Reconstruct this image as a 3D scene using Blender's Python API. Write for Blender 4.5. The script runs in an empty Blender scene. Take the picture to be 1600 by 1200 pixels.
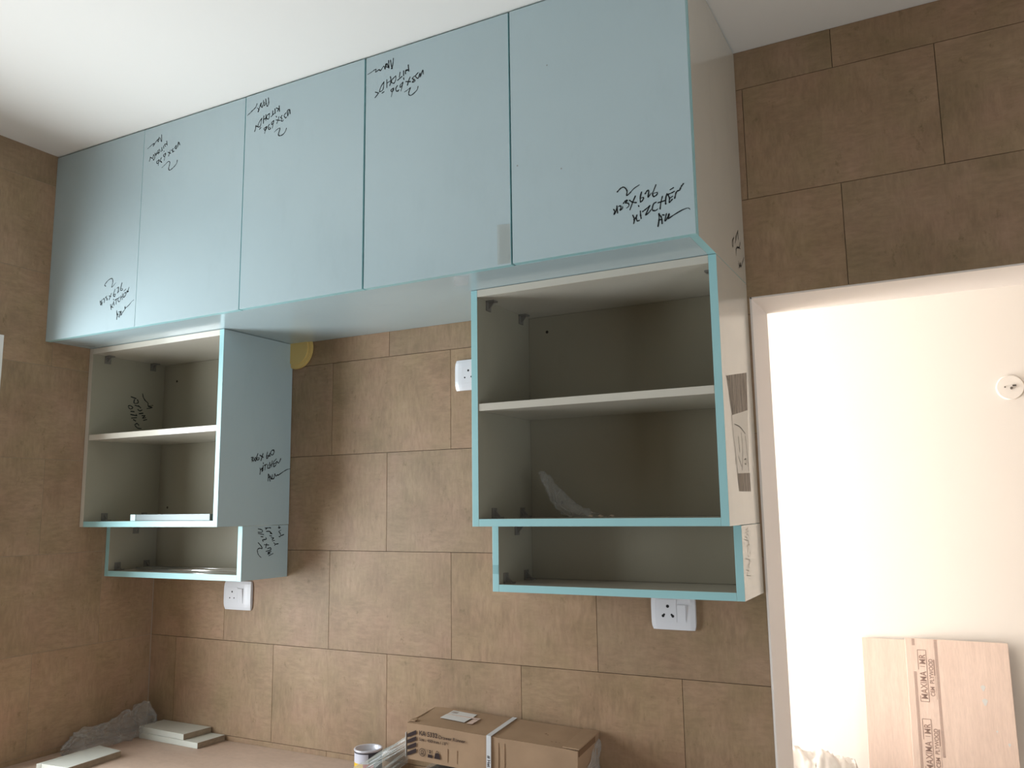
import bpy, bmesh, math, random
from mathutils import Vector, Matrix, noise
random.seed(7)
SC = bpy.context.scene
COL = SC.collection
Z0 = 2.153            # height of the overhead cabinet's underside above the floor
Hc = 0.6215           # ceiling above that level

# ------------------------------------------------------------------ camera
cd = bpy.data.cameras.new('camera')
cam = bpy.data.objects.new('camera', cd); COL.objects.link(cam)
cd.sensor_width = 36; cd.lens = 36*1306.03/1600; cd.clip_start = 0.05
yaw, pitch, roll = 0.4858845, 0.1459061, -0.0137441
f = Vector((-math.sin(yaw)*math.cos(pitch), math.cos(yaw)*math.cos(pitch), math.sin(pitch)))
r = f.cross(Vector((0, 0, 1))).normalized(); u = r.cross(f)
r2 = math.cos(roll)*r + math.sin(roll)*u; u2 = -math.sin(roll)*r + math.cos(roll)*u
M = Matrix((r2, u2, -f)).transposed().to_4x4(); M.translation = Vector((2.546, -2.0815, -0.5452+Z0))
cam.matrix_world = M
SC.camera = cam

# ------------------------------------------------------------------ light and exposure
SC.view_settings.view_transform = 'Standard'; SC.view_settings.look = 'None'
SC.view_settings.gamma = 1.0; SC.view_settings.use_curve_mapping = False
SC.view_settings.exposure = 0.0
w = bpy.data.worlds.new('world'); SC.world = w; w.use_nodes = True
w.node_tree.nodes['Background'].inputs[0].default_value = (0.62, 0.80, 1.0, 1)
w.node_tree.nodes['Background'].inputs[1].default_value = 1.0

def area_light(name, loc, rot, sx, sy, power, color):
    l = bpy.data.lights.new(name, 'AREA'); l.shape = 'RECTANGLE'; l.size = sx; l.size_y = sy
    l.energy = power; l.color = color
    o = bpy.data.objects.new(name, l); COL.objects.link(o)
    o.location = loc; o.rotation_euler = rot
    return o
# daylight through the kitchen window (left wall)
# and the window of the room beyond the doorway
area_light('daylight_left_window', (-0.24, -1.12, 1.49), (0, math.radians(-90), 0), 1.2, 0.95, 55, (0.90, 0.965, 1.0))
area_light('fill_right_opening', (4.30, -1.9, 1.05), (0, math.radians(90), 0), 1.9, 1.5, 26, (0.94, 0.98, 1.0))  # fill light, added in an unseen opening of the right wall
area_light('daylight_far_room', (-0.62, 0.85, 1.00), (0, math.radians(-90), 0), 1.6, 1.0, 138, (1.0, 0.955, 0.92))

# ------------------------------------------------------------------ materials
def mat(name, color, rough=0.5, spec=0.5, **k):
    m = bpy.data.materials.new(name); m.use_nodes = True
    b = m.node_tree.nodes['Principled BSDF']
    b.inputs['Base Color'].default_value = (*color, 1); b.inputs['Roughness'].default_value = rough
    b.inputs['Specular IOR Level'].default_value = spec
    if 'metal' in k: b.inputs['Metallic'].default_value = k['metal']
    return m
def nd(m, t, **k):
    n = m.node_tree.nodes.new(t)
    for a, v in k.items(): setattr(n, a, v)
    return n
def lk(m, a, b): m.node_tree.links.new(a, b)
def mapping(m, scale, obj_random=False):
    tc = nd(m, 'ShaderNodeTexCoord'); mp = nd(m, 'ShaderNodeMapping')
    mp.inputs['Scale'].default_value = scale
    if obj_random:
        oi = nd(m, 'ShaderNodeObjectInfo'); ml = nd(m, 'ShaderNodeVectorMath', operation='SCALE')
        cx = nd(m, 'ShaderNodeCombineXYZ')
        for i in range(3): lk(m, oi.outputs['Random'], cx.inputs[i])
        lk(m, cx.outputs[0], ml.inputs[0]); ml.inputs['Scale'].default_value = 37.0
        ad = nd(m, 'ShaderNodeVectorMath', operation='ADD')
        lk(m, tc.outputs['Object'], ad.inputs[0]); lk(m, ml.outputs[0], ad.inputs[1])
        lk(m, ad.outputs[0], mp.inputs['Vector'])
    else:
        lk(m, tc.outputs['Object'], mp.inputs['Vector'])
    return mp.outputs[0]
def noise_tex(m, vec, scale, detail=4, rough=0.55):
    n = nd(m, 'ShaderNodeTexNoise'); n.inputs['Scale'].default_value = scale
    n.inputs['Detail'].default_value = detail; n.inputs['Roughness'].default_value = rough
    lk(m, vec, n.inputs['Vector']); return n.outputs[0]
def ramp(m, fac, stops):
    c = nd(m, 'ShaderNodeValToRGB'); e = c.color_ramp.elements
    while len(e) < len(stops): e.new(0.5)
    for i, (p, col) in enumerate(stops):
        e[i].position = p; e[i].color = (*col, 1)
    lk(m, fac, c.inputs[0]); return c.outputs[0]
def mix(m, fac, a, b, mode='MIX'):
    x = nd(m, 'ShaderNodeMix', data_type='RGBA', blend_type=mode)
    if isinstance(fac, (int, float)): x.inputs[0].default_value = fac
    else: lk(m, fac, x.inputs[0])
    for i, v in ((6, a), (7, b)):
        if isinstance(v, tuple): x.inputs[i].default_value = (*v, 1)
        else: lk(m, v, x.inputs[i])
    return x.outputs[2]
def bump(m, h, strength, dist=0.001):
    b = nd(m, 'ShaderNodeBump'); b.inputs['Strength'].default_value = strength; b.inputs['Distance'].default_value = dist
    lk(m, h, b.inputs['Height']); lk(m, b.outputs[0], m.node_tree.nodes['Principled BSDF'].inputs['Normal'])
def bsdf(m): return m.node_tree.nodes['Principled BSDF']

def laminate(name, base, var, rough, spec=0.5, dirt=0.0):
    m = mat(name, base, rough, spec)
    v = mapping(m, (1, 1, 1), True)
    n1 = noise_tex(m, v, 3.0, 3)
    c = ramp(m, n1, [(0.3, tuple(x*(1-var) for x in base)), (0.7, tuple(min(1, x*(1+var)) for x in base))])
    if dirt:
        v2 = mapping(m, (1, 1, 0.35), True)
        n2 = noise_tex(m, v2, 14, 6, 0.7)
        d = ramp(m, n2, [(0.55, (1, 1, 1)), (0.78, (1-dirt,)*3)])
        c = mix(m, 1.0, c, d, 'MULTIPLY')
    lk(m, c, bsdf(m).inputs['Base Color'])
    fine = noise_tex(m, v, 260, 2)
    r_ = nd(m, 'ShaderNodeMapRange'); r_.inputs[3].default_value = rough*0.8; r_.inputs[4].default_value = rough*1.25
    lk(m, n1, r_.inputs[0]); lk(m, r_.outputs[0], bsdf(m).inputs['Roughness'])
    bump(m, fine, 0.05, 0.0004)
    return m
BLUE = laminate('blue_grey_laminate', (0.41, 0.515, 0.545), 0.02, 0.17, 0.5, 0.04)
EDGE = laminate('cyan_edge_band', (0.31, 0.55, 0.57), 0.02, 0.35)
CREAM = laminate('cream_laminate', (0.53, 0.50, 0.43), 0.03, 0.16, 0.5, 0.05)
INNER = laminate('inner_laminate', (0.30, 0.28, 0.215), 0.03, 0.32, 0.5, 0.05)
INK = mat('black_marker_ink', (0.008, 0.012, 0.014), 0.5, 0.3)
WHITE_PL = mat('white_socket_plastic', (0.70, 0.72, 0.76), 0.18)
DARK = mat('dark_hole', (0.01, 0.01, 0.01), 0.8)
BRACKET = mat('grey_bracket_plastic', (0.16, 0.15, 0.13), 0.45)
ALU = mat('aluminium', (0.75, 0.77, 0.77), 0.22, 0.5, metal=1.0)
YELLOW = mat('yellow_plastic', (0.68, 0.50, 0.18), 0.4)

# stone-look wall tile: cement brown with a woven linen weave and cloudy blotches
def tile_material(name, dark):
    m = mat(name, (0.25, 0.18, 0.13), 0.5, 0.28)
    va = mapping(m, (1, 1, 1), True)
    cloud = noise_tex(m, va, 6.5, 6, 0.62)
    base = ramp(m, cloud, [(0.25, (0.232, 0.160, 0.092)), (0.48, (0.302, 0.207, 0.126)), (0.62, (0.332, 0.226, 0.143)), (0.78, (0.385, 0.264, 0.174))])
    hue = noise_tex(m, va, 7.0, 4, 0.6)              # drifts between a pinkish and an olive cast
    base = mix(m, 1.0, base, ramp(m, hue, [(0.32, (0.975, 1.015, 0.97)), (0.5, (1, 1, 1)), (0.68, (1.03, 0.98, 1.02))]), 'MULTIPLY')
    vh = mapping(m, (32, 32, 95), True); vv = mapping(m, (90, 90, 26), True)
    hw = noise_tex(m, vh, 1.0, 3, 0.6); vw = noise_tex(m, vv, 1.0, 3, 0.6)
    wmask = ramp(m, noise_tex(m, va, 8.0, 3), [(0.40, (0, 0, 0)), (0.60, (1, 1, 1))])
    a = ramp(m, hw, [(0.35, (0.88,)*3), (0.65, (1.10,)*3)])
    b = ramp(m, vw, [(0.33, (0.86,)*3), (0.67, (1.12,)*3)])
    wv = mix(m, wmask, a, b)
    base = mix(m, 0.9, base, wv, 'MULTIPLY')
    sp = noise_tex(m, mapping(m, (1, 1, 0.7), True), 34.0, 5, 0.75)
    base = mix(m, 1.0, base, ramp(m, sp, [(0.26, (0.66, 0.68, 0.60)), (0.40, (1, 1, 1)), (0.66, (1, 1, 1)), (0.78, (1.18, 1.16, 1.14))]), 'MULTIPLY')
    oi = nd(m, 'ShaderNodeObjectInfo')
    base = mix(m, 1.0, base, ramp(m, oi.outputs['Random'], [(0.0, (0.93, 0.94, 0.95)), (1.0, (1.06, 1.03, 1.0))]), 'MULTIPLY')
    lk(m, base, bsdf(m).inputs['Base Color'])
    bump(m, wv, 0.2, 0.0006)
    return m
TILE = tile_material('brown_linen_tile', False)
GROUT = mat('grout', (0.13, 0.10, 0.075), 0.9)
GROUTL = mat('pale_grout', (0.30, 0.235, 0.165), 0.9)
PLASTER = mat('white_plaster', (0.80, 0.79, 0.765), 0.75)
m = PLASTER; n_ = noise_tex(m, mapping(m, (1, 1, 1)), 40, 4); bump(m, n_, 0.12, 0.001)
CEIL = mat('ceiling_paint', (0.74, 0.725, 0.69), 0.8)
m = CEIL; n_ = noise_tex(m, mapping(m, (1, 1, 1)), 60, 4); bump(m, n_, 0.08, 0.001)
REVEAL = mat('reveal_paint', (0.80, 0.74, 0.69), 0.6)
FARP = mat('cream_paint', (0.84, 0.80, 0.75), 0.7)
m = FARP; n_ = noise_tex(m, mapping(m, (1, 1, 1)), 30, 4); bump(m, n_, 0.10, 0.001)
FLOORM = mat('floor_screed', (0.36, 0.34, 0.31), 0.45)
m = FLOORM; lk(m, ramp(m, noise_tex(m, mapping(m, (1, 1, 1)), 4, 6), [(0.3, (0.56, 0.51, 0.44)), (0.7, (0.66, 0.60, 0.53))]), bsdf(m).inputs['Base Color'])

def wood_material(name, c1, c2, scale):
    m = mat(name, c1, 0.5, 0.35)
    v = mapping(m, scale)
    n = noise_tex(m, v, 2.2, 5, 0.6)
    c = ramp(m, n, [(0.3, c1), (0.7, c2)])
    g = noise_tex(m, mapping(m, tuple(s*4 for s in scale)), 6, 3, 0.7)
    c = mix(m, 0.35, c, ramp(m, g, [(0.35, (0.80,)*3), (0.6, (1.05,)*3)]), 'MULTIPLY')
    lk(m, c, bsdf(m).inputs['Base Color'])
    return m
PLYTOP = wood_material('counter_ply', (0.47, 0.345, 0.265), (0.57, 0.43, 0.34), (2, 3, 2))
PLY = wood_material('pink_plywood', (0.70, 0.55, 0.47), (0.80, 0.64, 0.55), (14, 2, 1.2))
PLYEDGE = mat('plywood_edge', (0.70, 0.62, 0.52), 0.7)
STAMP = mat('grey_brown_stamp_ink', (0.30, 0.20, 0.165), 0.7)
CARD = mat('cardboard', (0.46, 0.315, 0.205), 0.75, 0.2)
m = CARD
c = ramp(m, noise_tex(m, mapping(m, (1, 1, 1)), 9, 5), [(0.3, (0.32, 0.215, 0.135)), (0.7, (0.40, 0.27, 0.17))])
lk(m, c, bsdf(m).inputs['Base Color'])
wvn = nd(m, 'ShaderNodeTexWave'); wvn.inputs['Scale'].default_value = 55; wvn.inputs['Distortion'].default_value = 0.4
lk(m, mapping(m, (1, 0.02, 0.02)), wvn.inputs['Vector']); bump(m, wvn.outputs[1], 0.08, 0.0006)
CARDIN = mat('cardboard_dark', (0.20, 0.12, 0.07), 0.9, 0.1)
PRINT = mat('dark_brown_print', (0.035, 0.022, 0.022), 0.7, 0.2)
PAPER = mat('white_paper', (0.66, 0.66, 0.64), 0.5)
PINK = mat('pale_pink_paper', (0.62, 0.47, 0.40), 0.6)
MELA = laminate('off_white_board', (0.60, 0.61, 0.55), 0.03, 0.35)
CORE = wood_material('board_core', (0.22, 0.17, 0.12), (0.34, 0.27, 0.19), (20, 20, 60))
STRAP = mat('white_strap', (0.62, 0.64, 0.66), 0.35)
TINW = mat('can_white_label', (0.62, 0.62, 0.70), 0.3)
TIND = mat('can_dark_label', (0.045, 0.045, 0.06), 0.35)
TINY = mat('can_yellow_label', (0.80, 0.50, 0.03), 0.35)
TINR = mat('can_red_label', (0.50, 0.03, 0.04), 0.35)
TINM = mat('can_metal', (0.66, 0.66, 0.72), 0.35, 0.5, metal=0.3)

def film_material(name, col, alpha, rough=0.22):
    m = bpy.data.materials.new(name); m.use_nodes = True
    nt = m.node_tree; b = nt.nodes['Principled BSDF']; out = nt.nodes['Material Output']
    b.inputs['Base Color'].default_value = (*col, 1); b.inputs['Roughness'].default_value = rough
    b.inputs['Specular IOR Level'].default_value = 0.8
    t = nd(m, 'ShaderNodeBsdfTransparent'); mx = nd(m, 'ShaderNodeMixShader')
    lw = nd(m, 'ShaderNodeLayerWeight'); lw.inputs['Blend'].default_value = 0.35
    mr = nd(m, 'ShaderNodeMapRange'); mr.inputs[3].default_value = alpha; mr.inputs[4].default_value = min(1, alpha+0.5)
    lk(m, lw.outputs['Facing'], mr.inputs[0]); lk(m, mr.outputs[0], mx.inputs[0])
    lk(m, t.outputs[0], mx.inputs[1]); lk(m, b.outputs[0], mx.inputs[2]); lk(m, mx.outputs[0], out.inputs['Surface'])
    return m
FILM = film_material('clear_film', (0.50, 0.50, 0.48), 0.13, 0.12)
FILM2 = film_material('milky_film', (0.50, 0.48, 0.44), 0.35, 0.3)
TAPE = film_material('clear_tape', (0.45, 0.42, 0.36), 0.35)
TAPEB = film_material('brown_tape', (0.27, 0.21, 0.155), 0.55)

# ------------------------------------------------------------------ helpers
def link(name, me, parent=None, loc=None):
    o = bpy.data.objects.new(name, me); COL.objects.link(o)
    if parent is not None: o.parent = parent
    if loc is not None: o.location = loc
    return o
def tag(o, label=None, cat=None, group=None, kind=None):
    if label: o['label'] = label
    if cat: o['category'] = cat
    if group: o['group'] = group
    if kind: o['kind'] = kind
    return o
def thing(name, label, cat, loc=(0, 0, 0), rot=(0, 0, 0), group=None):
    o = bpy.data.objects.new(name, None); COL.objects.link(o); o.empty_display_size = 0.05
    o.location = loc; o.rotation_euler = rot
    return tag(o, label, cat, group)
def part(name, me, parent, label=None):
    """mesh given in world coordinates (unrotated parent) -> child keeps its place"""
    o = link(name, me, parent)
    bpy.context.view_layer.update
    o.location = -parent.location if parent.parent is None else (0, 0, 0)
    if label: o['label'] = label
    return o
def bx(bm, x0, x1, y0, y1, z0, z1, bevel=0.0, mi=0):
    """axis box, z relative to the cabinet level (Z0 is added)"""
    mtx = Matrix.Translation(((x0+x1)/2, (y0+y1)/2, (z0+z1)/2+Z0)) @ Matrix.Diagonal((abs(x1-x0), abs(y1-y0), abs(z1-z0), 1))
    t = bmesh.new(); bmesh.ops.create_cube(t, size=1, matrix=mtx)
    if bevel: bmesh.ops.bevel(t, geom=t.edges[:], offset=bevel, segments=2, affect='EDGES', profile=0.7)
    for fc in t.faces: fc.material_index = mi
    merge(bm, t)
def merge(bm, t):
    me = bpy.data.meshes.new('tmp'); t.to_mesh(me); t.free(); bm.from_mesh(me); bpy.data.meshes.remove(me)
def mesh(bm, mats, name='m', smooth=False):
    me = bpy.data.meshes.new(name); bm.to_mesh(me); bm.free()
    for m_ in (mats if isinstance(mats, (list, tuple)) else [mats]): me.materials.append(m_)
    if smooth:
        for p in me.polygons: p.use_smooth = True
    return me
def box(name, x0, x1, y0, y1, z0, z1, mats, parent=None, bevel=0.0008, facemat=None, label=None):
    bm = bmesh.new(); bx(bm, x0, x1, y0, y1, z0, z1, bevel)
    if facemat:
        bm.normal_update()
        for fc in bm.faces: fc.material_index = facemat(fc.normal)
    me = mesh(bm, mats, name)
    if parent is None: return link(name, me)
    return part(name, me, parent, label)
def struct(o): o['kind'] = 'structure'; return o
def cyl(bm, c, rad, axis, h, seg=24, mi=0, rad2=None):
    """cylinder from c along axis ('x','y','z') for length h"""
    t = bmesh.new()
    bmesh.ops.create_cone(t, cap_ends=True, segments=seg, radius1=rad, radius2=rad if rad2 is None else rad2, depth=abs(h))
    rotm = {'z': Matrix.Identity(4), 'x': Matrix.Rotation(math.radians(90), 4, 'Y'), 'y': Matrix.Rotation(math.radians(-90), 4, 'X')}[axis]
    if h < 0: rotm = rotm @ Matrix.Rotation(math.pi, 4, 'X')
    d = {'x': Vector((h/2, 0, 0)), 'y': Vector((0, h/2, 0)), 'z': Vector((0, 0, h/2))}[axis]
    t.transform(Matrix.Translation(Vector(c)+d+Vector((0, 0, Z0))) @ rotm)
    for fc in t.faces: fc.material_index = mi
    merge(bm, t)

def smooth_line(pts, n=3):
    if len(pts) < 3: return pts
    out = []
    for i in range(len(pts)-1):
        p0 = pts[max(i-1, 0)]; p1 = pts[i]; p2 = pts[i+1]; p3 = pts[min(i+2, len(pts)-1)]
        for k in range(n):
            t = k/n
            out.append(tuple(0.5*((2*p1[j]) + (-p0[j]+p2[j])*t + (2*p0[j]-5*p1[j]+4*p2[j]-p3[j])*t*t + (-p0[j]+3*p1[j]-3*p2[j]+p3[j])*t**3) for j in range(2)))
    out.append(pts[-1]); return out
def ribbon(lines, width, to3d, scale=0.001, thin_end=True):
    """pen strokes: thin raised ribbons; lines are lists of 2D points, to3d maps (a, b, lift) to a point"""
    bm = bmesh.new()
    for L in lines:
        P = smooth_line([(a*scale, b*scale) for a, b in L])
        n = len(P)
        for i, p in enumerate(P):
            ww = width/2*(0.95+0.2*math.sin(i*1.7+p[0]*900))
            if thin_end and n > 12 and i > n*0.6: ww *= 1-0.6*(i-n*0.6)/(n*0.4)
            vs = [bm.verts.new(to3d(p[0]+ww*math.cos(k*math.pi/4), p[1]+ww*math.sin(k*math.pi/4), 0.0004)) for k in range(8)]
            bm.faces.new(vs)
            if i < n-1:
                q = P[i+1]; d = math.hypot(q[0]-p[0], q[1]-p[1])
                if d < 1e-7: continue
                nx, ny = -(q[1]-p[1])/d*ww, (q[0]-p[0])/d*ww
                vs = [bm.verts.new(to3d(a, b, 0.00042)) for a, b in ((p[0]+nx, p[1]+ny), (p[0]-nx, p[1]-ny), (q[0]-nx, q[1]-ny), (q[0]+nx, q[1]+ny))]
                bm.faces.new(vs)
    return bm
def text_mesh(s, size, matx, width=1.0, bold=0.0, align='LEFT'):
    cu = bpy.data.curves.new('txt', 'FONT'); cu.body = s; cu.size = size; cu.extrude = 0.00015; cu.offset = bold; cu.align_x = align
    o = bpy.data.objects.new('txt', cu); COL.objects.link(o)
    dg = bpy.context.evaluated_depsgraph_get()
    me = bpy.data.meshes.new_from_object(o.evaluated_get(dg))
    COL.objects.unlink(o); bpy.data.objects.remove(o)
    bm = bmesh.new(); bm.from_mesh(me); bpy.data.meshes.remove(me)
    for fc in bm.faces: fc.material_index = 0
    sc_ = Matrix.Diagonal((width, 1, 1, 1)); bm.transform(matx @ sc_)
    return bm

INK_A = [[(1950,120),(1957,126),(1964,128),(1969,124),(1972,117),(1971,108),(1978,112),(1987,120),(2000,126)],[(1940,83),(1943,78),(1941,71),(1946,79),(1948,89)],[(1948,89),(1949,73)],[(1952,87),(1956,88),(1957,83),(1955,78),(1960,81),(1961,86)],[(1963,92),(1968,97),(1972,97),(1968,92),(1974,90),(1975,84),(1969,80)],[(1977,96),(1983,91),(1992,88)],[(1990,103),(1983,89),(1977,75)],[(1996,81),(1997,79)],[(2004,109),(2001,99),(2001,88),(2006,91),(2008,97),(2002,96)],[(2012,104),(2017,110),(2020,108),(2018,95),(2025,103)],[(2036,119),(2031,108),(2028,101),(2030,94),(2037,97),(2038,102),(2030,101)],[(1983,62),(1986,52),(1984,43)],[(1985,52),(1990,56),(1992,61)],[(1990,56),(1992,48),(1997,48)],[(2000,68),(2000,59),(2001,52)],[(2005,66),(2012,70),(2021,76)],[(2021,76),(2015,65),(2011,57),(2019,62),(2024,68)],[(2035,81),(2029,78),(2026,66),(2033,63),(2038,66)],[(2049,91),(2045,78),(2043,65)],[(2039,79),(2055,81)],[(2059,95),(2056,86),(2055,73)],[(2055,75),(2056,73)],[(2061,92),(2064,84),(2063,75),(2070,81)],[(2061,93),(2070,95),(2075,97)],[(2064,84),(2071,87)],[(2066,102),(2073,105)],[(2075,82),(2079,95),(2086,97)],[(2086,97),(2090,105),(2095,110)],[(2040,55),(2040,44),(2037,28)],[(2040,54),(2045,46),(2046,32)],[(2039,41),(2046,42)],[(2048,51),(2051,50)],[(2056,52),(2052,38),(2056,40),(2062,51),(2060,41),(2066,44),(2077,49),(2090,54),(2102,56),(2106,52)]]
INK_B = [[(1434,496),(1431,488),(1421,481),(1412,478),(1406,482),(1407,491),(1411,499),(1400,494),(1392,492)],[(1450,525),(1448,536),(1442,522)],[(1441,520),(1440,530),(1436,520)],[(1434,533),(1426,526),(1433,518),(1436,520)],[(1424,527),(1416,522),(1422,518),(1417,512),(1424,512),(1425,516)],[(1410,528),(1405,518),(1402,508)],[(1397,519),(1411,515)],[(1422,517),(1425,515)],[(1388,520),(1380,514),(1380,508),(1386,512),(1388,520),(1382,497)],[(1371,515),(1366,508),(1369,500),(1376,502),(1372,498)],[(1359,512),(1351,508),(1354,503),(1359,506),(1358,511),(1352,489)],[(1404,562),(1406,544)],[(1404,549),(1396,550),(1396,540)],[(1398,548),(1404,548)],[(1390,550),(1390,537)],[(1390,531),(1391,526)],[(1379,549),(1377,536)],[(1385,536),(1371,529)],[(1366,543),(1355,536),(1352,530),(1360,524),(1366,533),(1366,543)],[(1349,545),(1351,532),(1347,521)],[(1338,540),(1338,518)],[(1338,530),(1351,534)],[(1329,536),(1320,526),(1315,513),(1326,516),(1329,536)],[(1302,515),(1312,510)],[(1312,510),(1308,506),(1301,500)],[(1323,507),(1330,509)],[(1358,593),(1356,576),(1352,566)],[(1349,590),(1352,574),(1355,565)],[(1343,591),(1344,570),(1338,584),(1335,576),(1344,572)],[(1334,584),(1332,570),(1328,580),(1318,570),(1313,574),(1302,570),(1303,578),(1290,574),(1276,570)]]
INK_C = [[(1002,487),(998,478),(988,471),(976,471),(973,477),(976,484),(978,493),(967,491),(957,485)],[(1014,526),(1012,539),(1006,521)],[(1005,522),(1004,538),(1012,538)],[(999,532),(992,526),(998,517),(1001,520)],[(985,528),(980,523),(985,519),(982,513),(988,511),(990,515)],[(974,527),(970,517),(966,509)],[(963,520),(978,515)],[(955,521),(947,516),(948,510),(953,514),(955,520),(950,499)],[(939,513),(934,507),(938,498),(944,500),(938,505)],[(929,509),(919,505),(924,499),(929,505),(927,509),(922,490)],[(973,559),(975,542)],[(973,550),(963,555)],[(972,550),(967,544)],[(958,554),(959,540)],[(963,531),(965,528)],[(950,550),(950,538)],[(956,541),(944,534)],[(938,545),(929,541),(928,533),(936,530),(938,545)],[(925,545),(925,528)],[(917,543),(916,521)],[(916,532),(925,535)],[(910,538),(900,528),(896,516),(905,516),(910,538)],[(902,507),(907,511)],[(888,520),(896,516)],[(888,521),(887,512),(884,505)],[(932,593),(934,576),(930,568)],[(922,592),(925,579),(928,569)],[(914,590),(916,574),(921,576),(919,583)],[(907,585),(904,576),(910,570),(910,578)],[(904,584),(898,569),(894,560),(898,566),(890,574)],[(890,586),(886,578),(883,575),(868,567),(854,559)]]
INK_D = [[(574,487),(572,478),(560,468),(544,462),(538,468),(541,479),(542,488),(535,491),(522,484),(508,477)],[(582,533),(577,542),(573,528)],[(573,528),(575,544)],[(567,535),(560,529),(568,524),(566,533)],[(554,527),(548,523),(555,520),(551,517),(561,518)],[(542,526),(539,517),(535,508)],[(532,521),(544,515)],[(522,521),(513,516),(516,510),(522,515),(521,520),(517,498)],[(504,510),(500,500),(507,494),(503,499)],[(495,506),(484,501),(488,494),(495,500),(493,504),(492,487)],[(524,558),(527,544)],[(526,548),(515,550),(520,542)],[(512,546),(512,537)],[(514,529),(515,527)],[(504,542),(505,533)],[(508,533),(501,530)],[(494,539),(488,534),(493,527),(496,536)],[(487,537),(490,524)],[(484,532),(480,524)],[(475,531),(479,521)],[(478,526),(488,528)],[(473,528),(466,520),(470,509),(475,517),(471,526)],[(467,527),(471,524)],[(454,522),(464,516)],[(455,522),(453,514),(451,510)],[(500,584),(502,562)],[(494,575),(500,562)],[(490,578),(487,564),(483,572),(490,573)],[(483,572),(472,563),(465,555),(468,563),(455,559),(440,552)]]
INK_E = [[(282,142),(277,146),(283,153),(294,160),(307,163),(313,158),(314,149),(310,135),(318,139),(329,147)],[(260,98),(264,84),(268,95),(269,84)],[(262,93),(268,101)],[(272,101),(278,104),(280,96),(279,91)],[(291,110),(284,106),(292,102),(293,97),(288,99)],[(299,109),(309,106)],[(311,116),(305,104),(301,96)],[(327,127),(322,116),(321,106),(327,104),(329,111),(322,109)],[(336,128),(342,131),(342,121),(339,113),(345,119)],[(357,142),(353,129),(352,120),(360,119),(360,124),(353,124)],[(310,81),(314,65)],[(314,71),(320,83)],[(314,73),(322,70)],[(323,88),(326,76)],[(322,96),(322,94)],[(328,92),(341,96)],[(335,93),(335,79)],[(349,99),(342,93),(346,85),(352,86)],[(355,102),(354,89)],[(362,108),(362,90)],[(354,94),(362,100)],[(367,106),(368,95),(377,102),(375,110),(367,106)],[(368,115),(376,120)],[(377,108),(389,111),(380,113)],[(390,124),(384,111)],[(340,58),(342,44),(342,30)],[(340,55),(348,38)],[(341,46),(349,46)],[(349,52),(356,52),(353,36),(359,54)],[(361,54),(361,41),(367,49),(377,58),(377,66),(377,60),(393,68),(405,77),(415,82)]]
INK_F = [[(-174,-384),(-166,-383),(-172,-391),(-165,-392),(-172,-397)],[(-163,-386),(-156,-394),(-154,-386),(-158,-383),(-164,-396)],[(-147,-370),(-151,-381),(-150,-390),(-142,-388),(-142,-382),(-150,-385)],[(-138,-375),(-123,-381)],[(-125,-369),(-133,-391)],[(-106,-363),(-109,-374),(-109,-384),(-103,-380),(-103,-374),(-109,-378)],[(-95,-368),(-100,-376),(-92,-374)],[(-86,-356),(-93,-366),(-84,-372),(-77,-362),(-78,-355),(-86,-356)],[(-84,-356),(-78,-358)],[(-136,-415),(-134,-422),(-136,-434)],[(-134,-422),(-126,-414),(-127,-425)],[(-123,-407),(-124,-423)],[(-123,-398),(-122,-401)],[(-118,-406),(-108,-402)],[(-114,-405),(-115,-420)],[(-102,-403),(-104,-414),(-95,-413)],[(-95,-396),(-93,-412)],[(-84,-390),(-87,-410)],[(-93,-406),(-83,-399)],[(-78,-393),(-77,-409),(-68,-403)],[(-78,-393),(-66,-383)],[(-78,-400),(-68,-396)],[(-66,-400),(-64,-391),(-55,-396),(-46,-381)],[(-100,-432),(-100,-454)],[(-98,-433),(-91,-454)],[(-100,-444),(-92,-441)],[(-92,-436),(-85,-449),(-82,-434)],[(-85,-446),(-75,-446),(-71,-431),(-66,-438),(-58,-433),(-56,-435),(-35,-424),(-15,-415),(-1,-413)]]
INK_G = [[(-133,-644),(-122,-653),(-115,-662),(-127,-661),(-135,-665),(-134,-674),(-128,-683),(-118,-690)],[(-86,-686),(-67,-680)],[(-91,-676),(-77,-673)],[(-90,-681),(-80,-678)],[(-83,-674),(-90,-681)],[(-93,-664),(-80,-662),(-78,-668),(-98,-672)],[(-107,-651),(-87,-653)],[(-97,-649),(-100,-661)],[(-101,-630),(-99,-635),(-114,-636),(-112,-641)],[(-122,-626),(-113,-627)],[(-134,-616),(-111,-620)],[(-135,-612),(-119,-613),(-117,-606),(-134,-602)],[(-61,-655),(-58,-652),(-46,-651)],[(-58,-652),(-66,-647)],[(-72,-641),(-63,-640)],[(-78,-631),(-67,-632),(-73,-637)],[(-85,-624),(-75,-626)],[(-82,-617),(-74,-619)],[(-100,-611),(-87,-611),(-77,-617)],[(-106,-600),(-81,-600)],[(-102,-604),(-96,-600)],[(-86,-599),(-81,-602)],[(-33,-626),(-22,-623)],[(-44,-629),(-37,-628),(-38,-619),(-45,-613),(-35,-609)],[(-47,-601),(-38,-600)],[(-45,-595),(-43,-603)]]
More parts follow.
